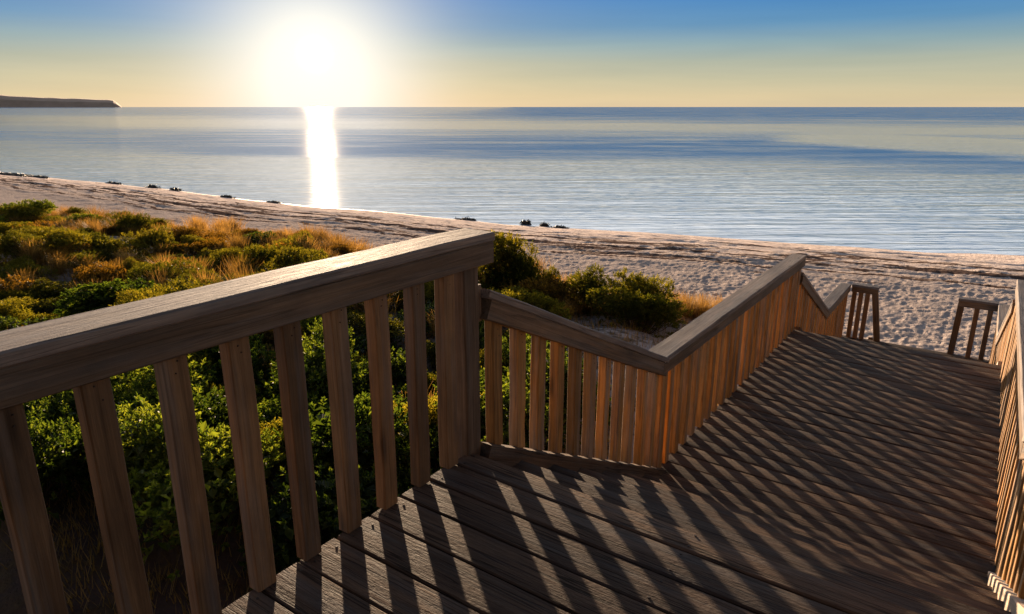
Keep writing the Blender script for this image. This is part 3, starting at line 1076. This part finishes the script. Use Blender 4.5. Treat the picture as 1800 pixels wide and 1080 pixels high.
def on_sea(px, py, z=ZS + 0.1):
    f = 1190.0
    p = R(16.48)
    rx, ru = (px - 900) / f, (540 - py) / f
    d = (rx, math.cos(p) + ru * math.sin(p), -math.sin(p) + ru * math.cos(p))
    t = (z - EYE) / d[2]
    return d[0] * t, d[1] * t


for (px, py, lx, ly, h, lab) in (
        (20, 317, 4.2, 0.9, 0.22, 'long dark seaweed heap at the far left of the shore'),
        (70, 318, 1.8, 0.4, 0.2, 'dark seaweed heap second from the left on the shore'),
        (200, 322, 1.5, 0.35, 0.15, 'thin seaweed strip at the water edge between the left heap and the twin clumps'),
        (268, 329, 1.0, 0.4, 0.3, 'left clump of the twin seaweed clumps at the left water edge'),
        (308, 335, 0.9, 0.35, 0.28, 'right clump of the twin seaweed clumps at the left water edge'),
        (398, 347, 1.0, 0.3, 0.15, 'flat seaweed clump left of the sun glitter path'),
        (480, 357, 0.9, 0.3, 0.12, 'small seaweed clump nearest the left of the sun glitter path'),
        (820, 384, 1.0, 0.3, 0.12, 'long flat seaweed clump above the end of the big handrail'),
        (925, 391, 0.42, 0.25, 0.26, 'tall dark seaweed clump like a rock at the water edge right of the handrail end'),
        (957, 394, 0.3, 0.2, 0.16, 'small seaweed lump just right of the tall dark clump'),
        (985, 399, 0.6, 0.2, 0.1, 'flat seaweed strip at the water edge right of the small lump')):
    X, D = on_sea(px, py)
    weed(lab, X, D, lx, ly, h)

# ------------------------------------------------------------------ world
w = bpy.data.worlds.new('World')
scene.world = w
w.use_nodes = True
nt = w.node_tree
nt.nodes.clear()
wo = nt.nodes.new('ShaderNodeOutputWorld')
tc = N(nt, 'ShaderNodeTexCoord')
D3 = tc.outputs['Generated']
sp = N(nt, 'ShaderNodeSeparateXYZ')
L(nt, D3, sp.inputs[0])
zc = math_n(nt, 'MAXIMUM', sp.outputs[2], 0.0)
el = math_n(nt, 'POWER', zc, 0.5)       # spreads the low sky


def pz(deg):
    return math.sin(R(deg)) ** 0.5


GRAD = [(pz(0.0), (0.71, 0.56, 0.36)), (pz(0.8), (0.68, 0.57, 0.35)), (pz(2.0), (0.56, 0.53, 0.36)), (pz(3.3), (0.42, 0.46, 0.37)), (pz(4.6), (0.26, 0.39, 0.43)),
        (pz(6.0), (0.12, 0.30, 0.50)), (pz(8.0), (0.055, 0.235, 0.53)), (pz(8.5), (0.16, 0.35, 0.6)),
        (pz(9.6), (1.1, 1.22, 1.3)), (pz(12), (1.8, 1.82, 1.85)), (pz(17), (2.1, 2.08, 2.05)), (pz(23), (0.75, 0.8, 0.95)), (pz(30), (0.15, 0.22, 0.36)), (pz(34), (0.10, 0.17, 0.30)), (1.0, (0.035, 0.065, 0.14))]  # bright band above the view is added to light the water
gcol = ramp(nt, el, GRAD)
dt = N(nt, 'ShaderNodeVectorMath', operation='DOT_PRODUCT')
L(nt, D3, dt.inputs[0])
dt.inputs[1].default_value = SUN_DIR
cir = noise(nt, mapping(nt, D3, (2.5, 2.5, 34)), 1.0, 4, 0.55, 0.5)
gcol = mix(nt, 1.0, gcol, ramp(nt, cir, [(0.3, (0.93, 0.95, 0.97)), (0.7, (1.07, 1.05, 1.04))]), 'MULTIPLY')
side_f = ramp(nt, math_n(nt, 'ADD', math_n(nt, 'MULTIPLY', dt.outputs['Value'], 0.5), 0.5), [(0.25, 0.22), (0.72, 1.0)])
gcol = mix(nt, 1.0, gcol, side_f, 'MULTIPLY')
a2 = math_n(nt, 'MULTIPLY', math_n(nt, 'SUBTRACT', 1.0, dt.outputs['Value']), 2.0)   # angle squared


def gauss(sig_deg, amp):
    return math_n(nt, 'MULTIPLY', math_n(nt, 'EXPONENT', math_n(nt, 'MULTIPLY', a2, -1.0 / R(sig_deg) ** 2)), amp)


SUN2 = Vector((-math.sin(SUN_AZ) * math.cos(R(2.2)), math.cos(SUN_AZ) * math.cos(R(2.2)), math.sin(R(2.2))))
dt2 = N(nt, 'ShaderNodeVectorMath', operation='DOT_PRODUCT')
L(nt, D3, dt2.inputs[0])
dt2.inputs[1].default_value = SUN2
b2 = math_n(nt, 'MULTIPLY', math_n(nt, 'SUBTRACT', 1.0, dt2.outputs['Value']), 2.0)
hz_g = math_n(nt, 'MULTIPLY', math_n(nt, 'EXPONENT', math_n(nt, 'MULTIPLY', b2, -1.0 / R(7.4) ** 2)), 1.25)
hz_f = math_n(nt, 'MINIMUM', hz_g, 1.0)
tot = mix(nt, 1.0, gcol, (0, 0, 0), 'ADD')
wide = nt.nodes.new('ShaderNodeVectorMath')
wide.operation = 'SCALE'
wide.inputs[0].default_value = (1.0, 0.72, 0.40)
L(nt, gauss(20, 0.10), wide.inputs['Scale'])
tot = mix(nt, 1.0, tot, wide.outputs[0], 'ADD')
tot = mix(nt, hz_f, tot, (0.92, 0.93, 0.87))
core = nt.nodes.new('ShaderNodeVectorMath')
core.operation = 'SCALE'
core.inputs[0].default_value = (1.0, 0.95, 0.84)
L(nt, math_n(nt, 'ADD', gauss(0.6, 6.0), gauss(3.4, 0.12)), core.inputs['Scale'])
tot = mix(nt, 1.0, tot, core.outputs[0], 'ADD')
bg1 = N(nt, 'ShaderNodeBackground')
L(nt, tot, bg1.inputs[0])
EXPO = 1.8
bg1.inputs[1].default_value = 1.0 / (2 ** EXPO)
sky = N(nt, 'ShaderNodeTexSky', sky_type='NISHITA')
sky.sun_disc = False
sky.sun_elevation = SUN_EL
sky.sun_rotation = -SUN_AZ
bg2 = N(nt, 'ShaderNodeBackground')
L(nt, sky.outputs[0], bg2.inputs[0])
bg2.inputs[1].default_value = 0.001
ad = N(nt, 'ShaderNodeAddShader')
L(nt, bg1.outputs[0], ad.inputs[0])
L(nt, bg2.outputs[0], ad.inputs[1])
L(nt, ad.outputs[0], wo.inputs[0])

# ------------------------------------------------------------------ sun
ld = bpy.data.lights.new('sun', 'SUN')
ld.energy = 5.0
ld.angle = R(0.9)
ld.color = (1.0, 0.72, 0.47)
so = link(bpy.data.objects.new('sun', ld))
so.rotation_euler = SUN_DIR.to_track_quat('Z', 'Y').to_euler()
so.location = (-20, 20, 10)

# ------------------------------------------------------------------ camera
cd = bpy.data.cameras.new('camera')
cd.sensor_width = 36
cd.lens = 1190 / 1800 * 36
cd.clip_start = 0.05
cd.clip_end = 40000
co = link(bpy.data.objects.new('camera', cd))
co.location = (0, 0, EYE)
co.rotation_euler = (R(90 - 16.48), 0, TH)
scene.camera = co

scene.view_settings.view_transform = 'Standard'
scene.view_settings.look = 'None'
scene.view_settings.exposure = EXPO
scene.view_settings.gamma = 1
scene.render.engine = 'CYCLES'
cy = scene.cycles
cy.use_denoising = True
try:
    cy.denoiser = 'OPENIMAGEDENOISE'
except Exception:
    pass
cy.max_bounces = 8
cy.sample_clamp_indirect = 6
cy.caustics_reflective = False
cy.caustics_refractive = False
